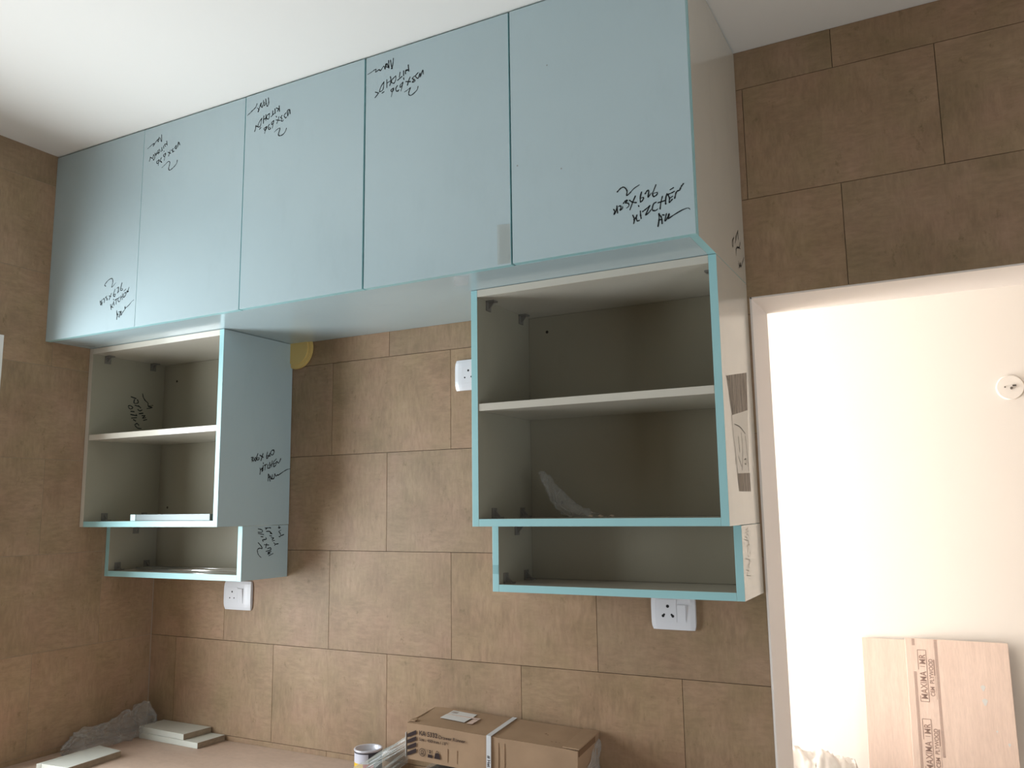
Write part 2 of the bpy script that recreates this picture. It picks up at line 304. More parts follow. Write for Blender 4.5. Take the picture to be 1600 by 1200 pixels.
INK_H = [[(-146,-147),(-126,-151)],[(-132,-155),(-133,-168),(-116,-165),(-120,-155)],[(-129,-175),(-111,-178)],[(-115,-175),(-105,-182)],[(-116,-189),(-108,-193),(-99,-189)],[(-110,-203),(-94,-200)],[(-98,-209),(-86,-208),(-95,-217),(-83,-215)],[(-91,-225),(-78,-221)],[(-156,-181),(-148,-178),(-137,-184),(-146,-190),(-156,-184)],[(-144,-198),(-130,-198)],[(-144,-209),(-131,-210),(-119,-211),(-123,-206)],[(-140,-221),(-120,-218)],[(-132,-226),(-122,-230)],[(-126,-244),(-117,-238),(-109,-244)],[(-123,-247),(-114,-254),(-99,-255)],[(-100,-131),(-97,-142),(-88,-154),(-76,-162),(-74,-172),(-54,-168)],[(-79,-182),(-57,-176),(-74,-174)]]
INK_I = [[(-66,120),(-83,104),(-89,90)],[(-114,89),(-133,76),(-138,65),(-132,60)],[(-126,82),(-128,63)],[(-67,114),(-68,98)],[(-92,101),(-103,79)],[(-49,94),(-61,79),(-91,69),(-99,60),(-102,47)],[(-85,74),(-52,78)],[(-78,39),(-73,25),(-58,40),(-55,30),(-15,65)],[(-72,30),(-54,34)]]


# ------------------------------------------------------------------ room shell
OX0, OX1, OZ = 2.1225, 3.42, -0.035      # doorway in the back wall
T = 0.19                                 # its thickness
FL = -Z0
def shell(name, boxes, mats):
    bm = bmesh.new()
    for b in boxes: bx(bm, *b)
    return struct(link(name, mesh(bm, mats, name)))
shell('floor', [(-0.8, 4.4, -4.4, 1.7, FL-0.1, FL)], FLOORM)
shell('ceiling', [(-0.8, 4.4, -4.4, 1.7, Hc, Hc+0.12)], CEIL)
TT = 0.008
back = shell('wall_back', [(-0.2, OX0, TT, T, FL, Hc), (OX0, OX1, TT, T, OZ, Hc), (OX1, 4.4, TT, T, FL, Hc)], GROUT)
WY0, WY1, WZ0, WZ1 = -1.64, -0.606, -1.25, -0.02   # kitchen window
left = shell('wall_left', [(-0.2, -0.0009, WY1, 0, FL, Hc), (-0.2, -0.0009, -4.2, WY0, FL, Hc),
                           (-0.2, -0.0009, WY0, WY1, FL, WZ0), (-0.2, -0.0009, WY0, WY1, WZ1, Hc)], GROUTL)
shell('wall_right', [(4.2, 4.4, -4.2, -2.8, FL, Hc), (4.2, 4.4, -1.2, 1.5, FL, Hc), (4.2, 4.4, -2.8, -1.2, -0.10, Hc)], TILE)  # unseen opening left in this wall for the added fill light
shell('wall_front', [(-0.2, 2.4, -4.4, -4.2, FL, Hc), (4.0, 4.4, -4.4, -4.2, FL, Hc), (2.4, 4.0, -4.4, -4.2, FL, Hc)], TILE)
FX0, FY = -0.6, 1.5
shell('wall_beyond', [(-0.8, 4.4, FY, FY+0.2, FL, Hc)], FARP)
shell('wall_beyond_left', [(-0.8, FX0, T, 0.3, FL, Hc), (-0.8, FX0, 0.3, 1.4, FL, FL+0.2), (-0.8, FX0, 0.3, 1.4, 0.05, Hc), (-0.8, FX0, 1.4, FY, FL, Hc)], FARP)
bm = bmesh.new()                                   # plaster on the doorway reveal and the far face
bx(bm, OX0-0.001, OX0+0.004, 0.0005, T+0.003, FL, OZ, 0)
bx(bm, OX1-0.004, OX1+0.001, 0.0005, T+0.003, FL, OZ, 0)
bx(bm, OX0, OX1, 0.0005, T+0.003, OZ-0.004, OZ+0.001, 0)
struct(link('door_1', mesh(bm, REVEAL, 'door_lining')))
shell('wall_partition', [(-0.8, -0.2, 0.0, T, FL, Hc), (-0.6, OX0-0.002, T+0.0005, T+0.004, FL, Hc), (OX1+0.002, 4.2, T+0.0005, T+0.004, FL, Hc), (OX0, OX1, T+0.0005, T+0.004, OZ+0.002, Hc)], FARP)

# tiles: 446 x 298 mm, half-bond, each one an object
PX, PZ, G = 0.4455, 0.298, 0.0007
rows = [(-2.1555+0.0, 0)] 
zs = [0.5175, 0.2195, -0.0785, -0.3755, -0.6725, -0.9700, -1.2675]
while zs[-1] > FL: zs.append(zs[-1]-PZ)
tile_cache = {}
def tile_me(key, boxes, thin_axis):
    if key in tile_cache: return tile_cache[key]
    bm = bmesh.new()
    for b in boxes: bx(bm, *b, bevel=0.0004)
    bm.transform(Matrix.Translation((0, 0, -Z0)))
    me = mesh(bm, TILE, 'tile'); tile_cache[key] = me; return me
top = Hc
for r_i, zb in enumerate(zs):
    zt = zs[r_i-1] if r_i else top
    zb_ = max(zb, FL)
    if zt-zb_ < 0.02: continue
    off = 1.017 if (r_i % 2 == 1) else 1.241       # rows alternate
    if r_i == 0: off = 1.017
    # row 0: joint 2.355 ; row 1: 2.571 ; row 2: 2.351 ...
    off = 1.017 if r_i in (0, 2, 4, 6, 8) else 1.241
    if r_i == 4: off = 1.0120
    if r_i == 3: off = 1.2410
    x = off - PX*4
    while x < 4.2:
        a, b = max(x, 0.0)+G, min(x+PX, 4.2)-G
        x += PX
        if b-a < 0.01: continue
        z0_, z1_ = zb_+G, zt-G
        boxes = []
        if b <= OX0 or a >= OX1 or z0_ >= OZ:
            boxes = [(a, b, 0, TT, z0_, z1_)]
        else:
            if z1_ > OZ+0.01: boxes.append((a, b, 0, TT, max(z0_, OZ), z1_))
            zl = min(z1_, OZ)
            if a < OX0-0.004 and zl-z0_ > 0.01: boxes.append((a, OX0-0.0012, 0, TT, z0_, zl))
            if b > OX1+0.004 and zl-z0_ > 0.01: boxes.append((OX1+0.0012, b, 0, TT, z0_, zl))
        if not boxes: continue
        cx_, cz_ = (a+b)/2, (z0_+z1_)/2
        loc_boxes = [(q[0]-cx_, q[1]-cx_, q[2], q[3], q[4]-cz_, q[5]-cz_) for q in boxes]
        key = tuple(round(v, 4) for q in loc_boxes for v in q)
        o = link('tile', tile_me(('b',)+key, loc_boxes, 'y'), back, (cx_, 0, cz_+Z0))
    # left wall (local: y runs away from the corner)
    offl = 0.431 if r_i in (0, 2, 4, 6, 8) else 0.208
    offl = {0: 0.431, 1: 0.208, 2: 0.431, 3: 0.208, 4: 0.431, 5: 0.208, 6: 0.431}.get(r_i, offl)
    y = offl - PX*1
    while y < 4.2:
        a, b = max(y, 0.0)+G, min(y+PX, 4.2)-G
        y += PX
        if b-a < 0.01: continue
        y0_, y1_ = -b, -a
        z0_, z1_ = zb_+G, zt-G
        if y1_ > WY0 and y0_ < WY1 and z0_ < WZ1 and z1_ > WZ0:
            boxes = []
            if z1_ > WZ1+0.004: boxes.append((-TT, 0, y0_, y1_, max(z0_, WZ1), z1_))
            if z0_ < WZ0-0.004: boxes.append((-TT, 0, y0_, y1_, z0_, min(z1_, WZ0)))
            zl0, zl1 = max(z0_, WZ0), min(z1_, WZ1)
            if y1_ > WY1+0.004: boxes.append((-TT, 0, WY1, y1_, zl0, zl1))
            if y0_ < WY0-0.004: boxes.append((-TT, 0, y0_, WY0, zl0, zl1))
        else: boxes = [(-TT, 0, y0_, y1_, z0_, z1_)]
        if not boxes: continue
        cy_, cz_ = (y0_+y1_)/2, (z0_+z1_)/2
        loc_boxes = [(q[0], q[1], q[2]-cy_, q[3]-cy_, q[4]-cz_, q[5]-cz_) for q in boxes]
        key = tuple(round(v, 4) for q in loc_boxes for v in q)
        link('tile', tile_me(('l',)+key, loc_boxes, 'x'), left, (0, cy_, cz_+Z0))
# pale corner joint
bm = bmesh.new(); bx(bm, 0.0002, 0.0022, -0.0022, -0.0002, -1.28, Hc-0.001)
struct(link('trim_1', mesh(bm, mat('corner_grout', (0.33, 0.28, 0.22), 0.8), 'trim')))

# window in the left wall: white frame with two sliding sashes standing open
WFR = mat('white_window_frame', (0.78, 0.77, 0.74), 0.4)
wroot = bpy.data.objects.new('window_1', None); COL.objects.link(wroot); wroot.location = (0, -1.4, WZ0+Z0); struct(wroot)
bm = bmesh.new()
fw = 0.035
for b in ((-0.10, 0.003, WY1-0.0, WY1+0.016, WZ0-0.02, WZ1+0.016), (-0.10, 0.003, WY0-0.016, WY0, WZ0-0.02, WZ1+0.016),
          (-0.10, 0.003, WY0, WY1, WZ1, WZ1+0.016), (-0.10, 0.03, WY0-0.01, WY1+0.01, WZ0-0.02, WZ0)): bx(bm, *b, bevel=0.001)
part('window_frame', mesh(bm, WFR, 'frame'), wroot)

# ------------------------------------------------------------------ overhead cabinet
D, XR, HT = 0.457, 2.1164, 0.6165
B = 0.018
def side_face(outer, inner=0, edge=2):          # panels whose big faces look along x
    return lambda n: outer if n.x > 0.6 else (inner if n.x < -0.6 else edge)
oc = thing('overhead_cabinet', 'long blue-grey overhead cabinet with five flush doors, under the ceiling', 'cabinet', (XR/2, 0, Z0))
cf = -D+B                                        # carcass front
box('bottom_panel', 0.001+B, XR-B, cf+0.001, -0.002, 0.0, B, BLUE, oc)
box('side_panel', XR-B, XR, cf+0.001, -0.002, 0.0, HT, [EDGE, CREAM, BLUE], oc, facemat=lambda n: 1 if abs(n.x) > 0.6 else 0, label='cream side panel with a cyan edge')
box('side_panel', 0.001, B, cf+0.001, -0.002, 0.0, HT, BLUE, oc)
box('top_panel', B+0.001, XR-B-0.001, cf+0.001, -0.002, HT-B, HT, INNER, oc)
box('back_panel', B+0.001, XR-B-0.001, -0.010, -0.002, B, HT-B, INNER, oc)
for k in range(1, 5):
    box('divider', k*0.423-0.009, k*0.423+0.009, cf+0.02, -0.011, B, HT-B, INNER, oc)
seam = [0.0008, 0.0003, 0.0018, 0.0026, 0.0024, 0.0]
doors = []
for k in range(5):
    x0 = 0.001 if k == 0 else k*0.423+seam[k]/1.0
    x1 = XR-0.0006 if k == 4 else (k+1)*0.423-seam[k+1]
    dz = [0.0, 0.0, 0.0005, 0.0, 0.001][k]; dy = [0.0, 0.0006, 0, 0.0008, 0.0][k]
    d = box('door', x0, x1, -D+dy, cf-0.001+dy*0.5, -0.001+dz, HT, [BLUE, EDGE], oc, bevel=0.0006, facemat=lambda n: 0 if abs(n.y) > 0.5 else 1)
    doors.append(d)
def on_door(k):
    dy = [0.0, 0.0006, 0, 0.0008, 0.0][k]
    return lambda a, b, l: (a, -D+dy-l, b+Z0)
def sub(name, bm, mats, parent, label=None):
    """mesh in world coordinates under a part"""
    o = link(name, mesh(bm, mats, name), parent)
    pl = parent.location + (parent.parent.location if parent.parent else Vector())
    o.location = -pl
    if label: o['label'] = label
    return o
for k, L in ((0, INK_E), (1, INK_D), (2, INK_C), (3, INK_B), (4, INK_A)):
    wd = {0: 0.0024, 1: 0.0024, 2: 0.0026, 3: 0.0026, 4: 0.0028}[k]
    sub('handwriting', ribbon(L, wd, on_door(k)), INK, doors[k], 'black marker notes')
# handwriting on the cream end panel and on the underside at the far left
sub('handwriting', ribbon(INK_I, 0.004, lambda a, b, l: (XR+l, a, b+Z0)), mat('faint_ink', (0.05, 0.045, 0.035), 0.6), oc.children[1])
und = [[(60, -383), (72, -369), (87, -354)], [(6, -379), (24, -361), (43, -343)], [(43, -343), (55, -322)], [(22, -316), (39, -306)], [(40, -330), (50, -318)]]
sub('handwriting', ribbon(und, 0.003, lambda a, b, l: (a, b, Z0-l)), INK, oc.children[0])
# strips of clear tape: one beside the fourth gap, one on the underside
bm = bmesh.new()
bm.faces.new([bm.verts.new(v) for v in ((1.655, -D-0.0005, 0.003+Z0), (1.6895, -D-0.0005, 0.002+Z0), (1.6885, -D-0.0005, 0.094+Z0), (1.655, -D-0.0005, 0.098+Z0))])
sub('tape_strip', bm, film_material('dusty_tape', (0.58, 0.56, 0.48), 0.20), doors[3], 'yellowed clear tape')
bm = bmesh.new()
bm.faces.new([bm.verts.new(v) for v in ((1.475, -0.36, Z0-0.0006), (1.512, -0.35, Z0-0.0006), (1.560, -0.425, Z0-0.0006), (1.525, -0.434, Z0-0.0006))])
sub('tape_strip', bm, film_material('pale_tape', (0.62, 0.66, 0.66), 0.15), oc.children[0])
# small chips and specks on the doors
def speck(x, z, k, s=0.003):
    bm = bmesh.new()
    vs = [bm.verts.new((x+s*(0.7+0.5*random.random())*math.cos(a), -D-0.0004, z+Z0+s*(0.7+0.5*random.random())*math.sin(a))) for a in [i*math.pi/4 for i in range(8)]]
    bm.faces.new(vs); return bm
bm = bmesh.new()
for x, z in ((1.79, 0.455), (1.82, 0.20), (1.71, 0.23)): merge(bm, speck(x, z, 4, 0.0022))
sub('blemish', bm, mat('blemish_grey', (0.26, 0.27, 0.26), 0.6), doors[4])

# ------------------------------------------------------------------ open cabinets
def bracket(parent, x, y, z, sx, sz):
    """small corner block: a base on the side panel and a foot on the horizontal board; sx/sz point into the corner's room"""
    bm = bmesh.new()
    bx(bm, min(x, x+sx*0.004), max(x, x+sx*0.004), y-0.011, y+0.011, min(z, z+sz*0.026), max(z, z+sz*0.026), 0.0008)
    bx(bm, min(x, x+sx*0.024), max(x, x+sx*0.024), y-0.011, y+0.011, min(z, z+sz*0.004), max(z, z+sz*0.004), 0.0008)
    t = bmesh.new()
    vs = [t.verts.new((x+sx*a, y+yy, z+Z0+sz*b)) for yy in (-0.002, 0.002) for a, b in ((0.004, 0.004), (0.020, 0.004), (0.004, 0.022))]
    t.faces.new(vs[:3]); t.faces.new(vs[3:][::-1])
    for i in range(3):
        j = (i+1) % 3; t.faces.new((vs[i], vs[i+3], vs[j+3], vs[j]))
    bmesh.ops.recalc_face_normals(t, faces=t.faces[:]); merge(bm, t)
    part('corner_bracket', mesh(bm, BRACKET, 'bracket'), parent)
def open_cabinet(name, label, x0, x1, dep, z0, z1, shelf, leftmat, rightmat, toped, lefted, group):
    """leftmat / rightmat: outer faces; toped / lefted: front edges of the top board and left side"""
    t = thing(name, label, 'cabinet', ((x0+x1)/2, 0, z0+Z0), group=group)
    yb = -0.002
    sx0, sx1 = x0+B, x1-B
    has_top = True
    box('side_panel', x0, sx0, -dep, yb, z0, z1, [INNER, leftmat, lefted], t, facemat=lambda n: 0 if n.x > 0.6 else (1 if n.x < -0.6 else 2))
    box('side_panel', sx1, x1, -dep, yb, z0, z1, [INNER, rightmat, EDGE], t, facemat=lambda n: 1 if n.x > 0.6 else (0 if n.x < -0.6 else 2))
    box('bottom_panel', sx0+0.0002, sx1-0.0002, -dep+0.0003, yb, z0, z0+B, [CREAM, EDGE], t, facemat=lambda n: 1 if n.y < -0.6 else 0)
    if shelf is not None: box('top_panel', sx0+0.0002, sx1-0.0002, -dep+0.0003, yb, z1-B, z1, [CREAM, toped], t, facemat=lambda n: 1 if n.y < -0.6 else 0)
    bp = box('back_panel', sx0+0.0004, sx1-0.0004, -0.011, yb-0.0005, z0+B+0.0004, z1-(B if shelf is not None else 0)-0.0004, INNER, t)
    if shelf is not None:
        box('shelf', sx0+0.0006, sx1-0.0006, -dep+0.002, -0.012, shelf-B, shelf, CREAM, t)
    return t
g1 = None
ZL = -0.5915
cl = open_cabinet('wall_cabinet', 'open two-shelf wall cabinet on the left, blue-grey right side with marker writing', 0.001, 0.625, 0.300, ZL, -0.0012, -0.291, CREAM, BLUE, CREAM, CREAM, g1)
cr = open_cabinet('wall_cabinet', 'wide open two-shelf wall cabinet beside the doorway, cyan edges and taped cream side', 1.4905, XR, 0.300, ZL, -0.0012, -0.291, CREAM, CREAM, CREAM, EDGE, g1)
ll = open_cabinet('low_wall_box', 'shallow open box unit beneath the left wall cabinet, holding metal rods', 0.001, 0.6235, 0.199, -0.7557, ZL-0.0012, None, CREAM, BLUE, CREAM, EDGE, g1)
lr = open_cabinet('low_wall_box', 'shallow empty open box unit beneath the right wall cabinet', 1.4890, XR+0.0008, 0.199, -0.7557, ZL-0.0012, None, CREAM, CREAM, CREAM, EDGE, g1)
for c_, x, in ((cl, 0.001+B), (cr, 1.4905+B)):
    bracket(c_, x, -0.245, -0.0012-B, 1, -1); bracket(c_, x, -0.062, -0.0012-B, 1, -1)
    bracket(c_, x, -0.225, ZL+B, 1, 1); bracket(c_, x, -0.07, ZL+B, 1, 1)
for c_, x in ((cl, 0.625-B), (cr, XR-B)):
    bracket(c_, x, -0.235, -0.0012-B, -1, -1); bracket(c_, x, -0.062, -0.0012-B, -1, -1); bracket(c_, x, -0.07, ZL+B, -1, 1)
for c_, x in ((ll, 0.001+B), (lr, 1.4890+B)):
    bracket(c_, x, -0.165, -0.7557+B, 1, 1); bracket(c_, x, -0.05, -0.7557+B, 1, 1); bracket(c_, x, -0.10, ZL-0.0014, 1, -1)
for c_, x in ((lr, XR+0.0008-B),): bracket(c_, x, -0.05, -0.7557+B, -1, 1)
def kid(o, n, i=0): return [c for c in o.children if c.name.split('.')[0] == n][i]
# drilled holes
HOLE = mat('drill_hole', (0.03, 0.025, 0.02), 0.9)
for c_, pts in ((cl, ((0.0864, -0.0811), (0.0665, -0.531))), (cr, ((1.5655, -0.0637), (1.60, -0.535)))):
    bm = bmesh.new()
    for x, z in pts: cyl(bm, (x, -0.0111, z), 0.0042, 'y', -0.0006, 12)
    sub('screw_hole', bm, HOLE, kid(c_, 'back_panel'))
# marker writing
sub('handwriting', ribbon(INK_F, 0.0033, lambda a, b, l: (0.625+l, a, b+Z0)), INK, kid(cl, 'side_panel', 1), 'black marker notes')
sub('handwriting', ribbon(INK_G, 0.0030, lambda a, b, l: (0.6235+l, a, b+Z0)), INK, kid(ll, 'side_panel', 1), 'black marker notes')
sub('handwriting', ribbon(INK_H, 0.0036, lambda a, b, l: (0.001+B+l, a, b+Z0)), INK, kid(cl, 'side_panel', 0), 'black marker notes')
# brown tape patches and scuffs on the cream side of the right cabinet
rs = kid(cr, 'side_panel', 1)
def quad(pts):
    bm = bmesh.new(); bm.faces.new([bm.verts.new(p) for p in pts]); return bm
S = lambda y, z, l=0.0006: (XR+l, y, z+Z0)
TP = film_material('brown_parcel_tape', (0.25, 0.20, 0.15), 0.80, 0.65)
m = TP
n2 = noise_tex(m, mapping(m, (1, 60, 5)), 3, 4, 0.7)
lk(m, ramp(m, n2, [(0.34, (0.03, 0.02, 0.015)), (0.47, (0.20, 0.16, 0.12)), (0.7, (0.34, 0.29, 0.24))]), bsdf(m).inputs['Base Color'])
sub('tape_strip', quad([S(-0.262, -0.267), S(-0.230, -0.351), S(-0.068, -0.325), S(-0.059, -0.233)]), TP, rs, 'creased brown tape')
sub('tape_strip', quad([S(-0.208, -0.479), S(-0.198, -0.518), S(-0.081, -0.517), S(-0.084, -0.474)]), TP, rs, 'small creased brown tape')
sub('tape_strip', quad([S(-0.232, -0.352, 0.0004), S(-0.208, -0.479, 0.0004), S(-0.084, -0.474, 0.0004), S(-0.068, -0.325, 0.0004)]), film_material('clear_side_tape', (0.40, 0.37, 0.31), 0.16), rs)
cr_lines = [[(-235, -352), (-228, -400), (-214, -440), (-206, -478)], [(-212, -370), (-160, -372), (-110, -384)], [(-150, -385), (-145, -425), (-160, -470)], [(-180, -395), (-175, -430)],
            [(-110, -390), (-100, -430), (-92, -470)], [(-218, -445), (-224, -458)], [(-190, -440), (-165, -462)], [(-130, -445), (-115, -443), (-117, -455), (-130, -454)],
            [(-262, -268), (-250, -276)]]
sub('crease', ribbon(cr_lines, 0.0022, lambda a, b, l: (XR+l+0.0005, a, b+Z0)), mat('crease_brown', (0.05, 0.04, 0.03), 0.8), rs)
sc_lines = [[(-150+random.uniform(-25, 25), -600-6*i), (-146+random.uniform(-25, 25), -604-6*i)] for i in range(18)]
sub('scuff', ribbon(sc_lines, 0.0018, lambda a, b, l: (XR+0.0008+l, a, b+Z0)), mat('scuff_grey', (0.28, 0.26, 0.22), 0.7), kid(lr, 'side_panel', 1))
# worn patch on the lower left edge of the right low box
sub('wear_patch', quad([(1.4895, -0.1995, -0.690+Z0), (1.5055, -0.1995, -0.690+Z0), (1.5055, -0.1995, -0.712+Z0), (1.4895, -0.1995, -0.712+Z0)]), mat('worn_band', (0.22, 0.42, 0.44), 0.4), kid(lr, 'side_panel', 0))

# loose pieces lying in the left units
pb = thing('profile_piece', 'short silver profile piece with a pale end, lying in the left wall cabinet', 'profile', (0.40, -0.27, ZL+B+Z0))
box('profile_body', 0.262, 0.585, -0.292, -0.200, ZL+B+0.0005, ZL+B+0.0200, mat('satin_aluminium', (0.15, 0.18, 0.18), 0.4, 0.5, metal=0.3), pb, bevel=0.0006)
box('end_cap', 0.239, 0.2615, -0.294, -0.200, ZL+B+0.0005, ZL+B+0.0205, mat('pale_cyan_cap', (0.55, 0.75, 0.76), 0.3), pb, label='pale cyan end piece')
for i, (xa, ya, xb, yb_, rr) in enumerate(((0.062, -0.092, 0.60, -0.070, 0.0050), (0.11, -0.118, 0.60, -0.100, 0.0042), (0.085, -0.140, 0.602, -0.150, 0.0050))):
    zc = -0.7557+B+rr+0.0005
    bm = bmesh.new(); L_ = math.hypot(xb-xa, yb_-ya)
    bmesh.ops.create_cone(bm, cap_ends=True, segments=12, radius1=rr, radius2=rr, depth=L_)
    bm.transform(Matrix.Rotation(math.radians(90), 4, 'Y'))
    o = link('metal_rod', mesh(bm, ALU, 'rod', True))
    o.location = ((xa+xb)/2, (ya+yb_)/2, zc+Z0); o.rotation_euler = (0, 0, math.atan2(yb_-ya, xb-xa))
    tag(o, ['thin metal rod in the left low box, farthest back', 'thin metal rod in the left low box, middle of the three', 'thin metal rod in the left low box, nearest its open front'][i], 'rod', 'metal rods in the left low box')

# ------------------------------------------------------------------ crumpled film
def crumple(name, path, seg=44, rings=64, jit=0.0, mat_=FILM, amp=0.35, seed=0, flat=None, fr=26, smooth=True):
    """tube along a path of (x, y, z, rx, rz), displaced by ridged noise"""
    bm = bmesh.new(); grid = []
    for i in range(rings+1):
        t = i/rings*(len(path)-1); a = min(int(t), len(path)-2); q = t-a
        q = q*q*(3-2*q)
        P = [path[a][k]*(1-q)+path[a+1][k]*q for k in range(5)]
        nx = path[a+1][0]-path[a][0]; ny = path[a+1][1]-path[a][1]; h = math.hypot(nx, ny) or 1
        sx, sy = -ny/h, nx/h
        row = []
        for j in range(seg):
            an = 2*math.pi*j/seg
            v = Vector((P[0]+sx*P[3]*math.cos(an), P[1]+sy*P[3]*math.cos(an), P[2]+P[4]*math.sin(an)))
            n = noise.noise(v*fr+Vector((seed, 0, 0))); n2 = 1-abs(noise.noise(v*fr*2.3+Vector((0, seed, 0))))*2
            n3 = 1-abs(noise.noise(v*fr*4.7+Vector((0, 0, seed))))*2
            k = 1+amp*n+amp*0.45*n2+amp*0.22*n3
            c = Vector(P[:3]); w_ = c+(v-c)*k
            w_ += Vector((random.uniform(-jit, jit), random.uniform(-jit, jit), random.uniform(-jit, jit)))
            if flat is not None: w_.z = max(w_.z, flat+0.0006)
            w_.z += Z0
            row.append(bm.verts.new(w_))
        grid.append(row)
    for i in range(rings):
        for j in range(seg):
            bm.faces.new((grid[i][j], grid[i][(j+1) % seg], grid[i+1][(j+1) % seg], grid[i+1][j]))
    return mesh(bm, mat_, name, smooth)
ZC = -1.283
fo = link('plastic_film', crumple('film', [(0.050, -0.345, ZC+0.010, 0.010, 0.008), (0.055, -0.30, ZC+0.025, 0.042, 0.026), (0.058, -0.20, ZC+0.028, 0.046, 0.030),
     (0.060, -0.12, ZC+0.034, 0.044, 0.036), (0.058, -0.055, ZC+0.048, 0.038, 0.048), (0.052, -0.018, ZC+0.045, 0.010, 0.012)], seed=3, flat=ZC, amp=0.38, fr=38, seg=26, rings=40, smooth=False, jit=0.0055))
tag(fo, 'crumpled clear plastic film on the worktop in the left corner', 'plastic film')
fo = link('plastic_film', crumple('film', [(1.579, -0.10, -0.458, 0.004, 0.003), (1.592, -0.10, -0.474, 0.015, 0.014), (1.612, -0.10, -0.503, 0.020, 0.024), (1.640, -0.10, -0.535, 0.026, 0.026),
     (1.675, -0.10, -0.555, 0.040, 0.014), (1.730, -0.10, -0.569, 0.030, 0.004)], seed=9, flat=ZL+B, amp=0.30, fr=60, seg=14, rings=30, smooth=False, jit=0.0035))
tag(fo, 'scrap of clear plastic film standing in the right wall cabinet', 'plastic film')
for i, (x, s) in enumerate(((1.76, 0.008), (1.785, 0.011), (1.815, 0.007))):
    bm = bmesh.new()
    vs = []
    for j in range(6):
        a = j*math.pi/3; rr = s*(0.7+0.6*random.random())
        vs.append(bm.verts.new((x+rr*math.cos(a), -0.20+rr*0.5*math.sin(a), ZL+B+Z0+0.001+0.004*random.random())))
    c_ = bm.verts.new((x, -0.20, ZL+B+Z0+0.007))
    for j in range(6): bm.faces.new((vs[j], vs[(j+1) % 6], c_))
    o = link('wood_chip', mesh(bm, CORE, 'chip'))
    tag(o, ['tiny wood chip in the right wall cabinet, closest to the plastic film', 'tiny wood chip in the right wall cabinet, middle and largest of three', 'tiny wood chip in the right wall cabinet, farthest from the plastic film'][i], 'debris', 'wood chips in the right wall cabinet')

# ------------------------------------------------------------------ sockets
def socket_plate(label, x0, x1, z0, z1, holes, big, rocker):
    t = thing('socket', label, 'socket', ((x0+x1)/2, 0, (z0+z1)/2+Z0))
    d = 0.013
    # gently domed plate
    bm = bmesh.new(); nx, nz = 10, 10; g = []
    for i in range(nx+1):
        row = []
        for j in range(nz+1):
            a, b = i/nx*2-1, j/nz*2-1
            bulge = 1-0.30*abs(b)**4-0.25*abs(a)**6
            inset = 0.0035*abs(b)**6
            row.append(bm.verts.new((x0+(x1-x0)*(a+1)/2-inset*a, -0.0005-d*bulge, z0+(z1-z0)*(b+1)/2+Z0)))
        g.append(row)
    for i in range(nx):
        for j in range(nz): bm.faces.new((g[i][j], g[i+1][j], g[i+1][j+1], g[i][j+1]))
    be = [e for e in bm.edges if e.is_boundary]
    r_ = bmesh.ops.extrude_edge_only(bm, edges=be)
    for v in [v for v in r_['geom'] if isinstance(v, bmesh.types.BMVert)]: v.co.y = -0.0005
    bmesh.ops.recalc_face_normals(bm, faces=bm.faces[:])
    pm = mesh(bm, WHITE_PL, 'plate', False)
    part('plate', pm, t)
    def insert(a0, a1, b0, b1, name):
        return box(name, a0, a1, -d-0.0012, -d+0.002, b0, b1, WHITE_PL, t, bevel=0.0008)
    ins = insert(*big, 'socket_module')
    bm = bmesh.new()
    for hx, hz, hr, kind in holes:
        cyl(bm, (hx, -d-0.0011, hz), hr, 'y', -0.0004, 14)
        if kind:
            cyl(bm, (hx+kind*hr*0.8, -d-0.0011, hz+hr*0.9), hr*0.75, 'y', -0.0004, 14)
    sub('pin_holes', bm, DARK, ins, 'dark pin holes')
    # rocker switch, lower half pressed forward
    a0, a1, b0, b1 = rocker
    bm = bmesh.new()
    ys = [(-d-0.0010, b1), (-d-0.0085, b0+(b1-b0)*0.22), (-d-0.0020, b0)]
    prof = [(-d, b1), (-d-0.0006, b1), (-d-0.0070, b0+(b1-b0)*0.15), (-d-0.0055, b0), (-d, b0)]
    prof = [(-d+0.001, b0), (-d-0.0010, b0), (-d-0.0048, b1-0.002), (-d-0.0040, b1), (-d+0.001, b1)]
    va = [bm.verts.new((a0, y, z+Z0)) for y, z in prof]; vb = [bm.verts.new((a1, y, z+Z0)) for y, z in prof]
    bm.faces.new(va); bm.faces.new(vb[::-1])
    for i in range(5): bm.faces.new((va[i], vb[i], vb[(i+1) % 5], va[(i+1) % 5]))
    bmesh.ops.recalc_face_normals(bm, faces=bm.faces[:])
    rk = part('rocker_switch', mesh(bm, WHITE_PL, 'rocker'), t)
    return t
socket_plate('small square white socket with switch, below the left low box', 0.356, 0.476, -0.868, -0.776,
             [(0.3975, -0.810, 0.0030, 0), (0.3875, -0.830, 0.0022, 0), (0.407, -0.830, 0.0022, 0)], (0.375, 0.420, -0.846, -0.795), (0.423, 0.4445, -0.846, -0.799))
socket_plate('white socket with larger pin holes and switch, below the right low box', 1.839, 1.951, -0.852, -0.765,
             [(1.883, -0.795, 0.0040, 0), (1.8705, -0.8185, 0.0036, 1), (1.8955, -0.8185, 0.0036, -1)], (1.860, 1.905, -0.833, -0.778), (1.908, 1.928, -0.831, -0.790))
socket_plate('white socket half hidden behind the left edge of the right wall cabinet', 1.263, 1.385, -0.207, -0.117,
             [(1.3105, -0.150, 0.0032, 0), (1.2985, -0.170, 0.0024, 0), (1.3205, -0.169, 0.0024, 0)], (1.2865, 1.332, -0.187, -0.137), (1.338, 1.360, -0.187, -0.141))
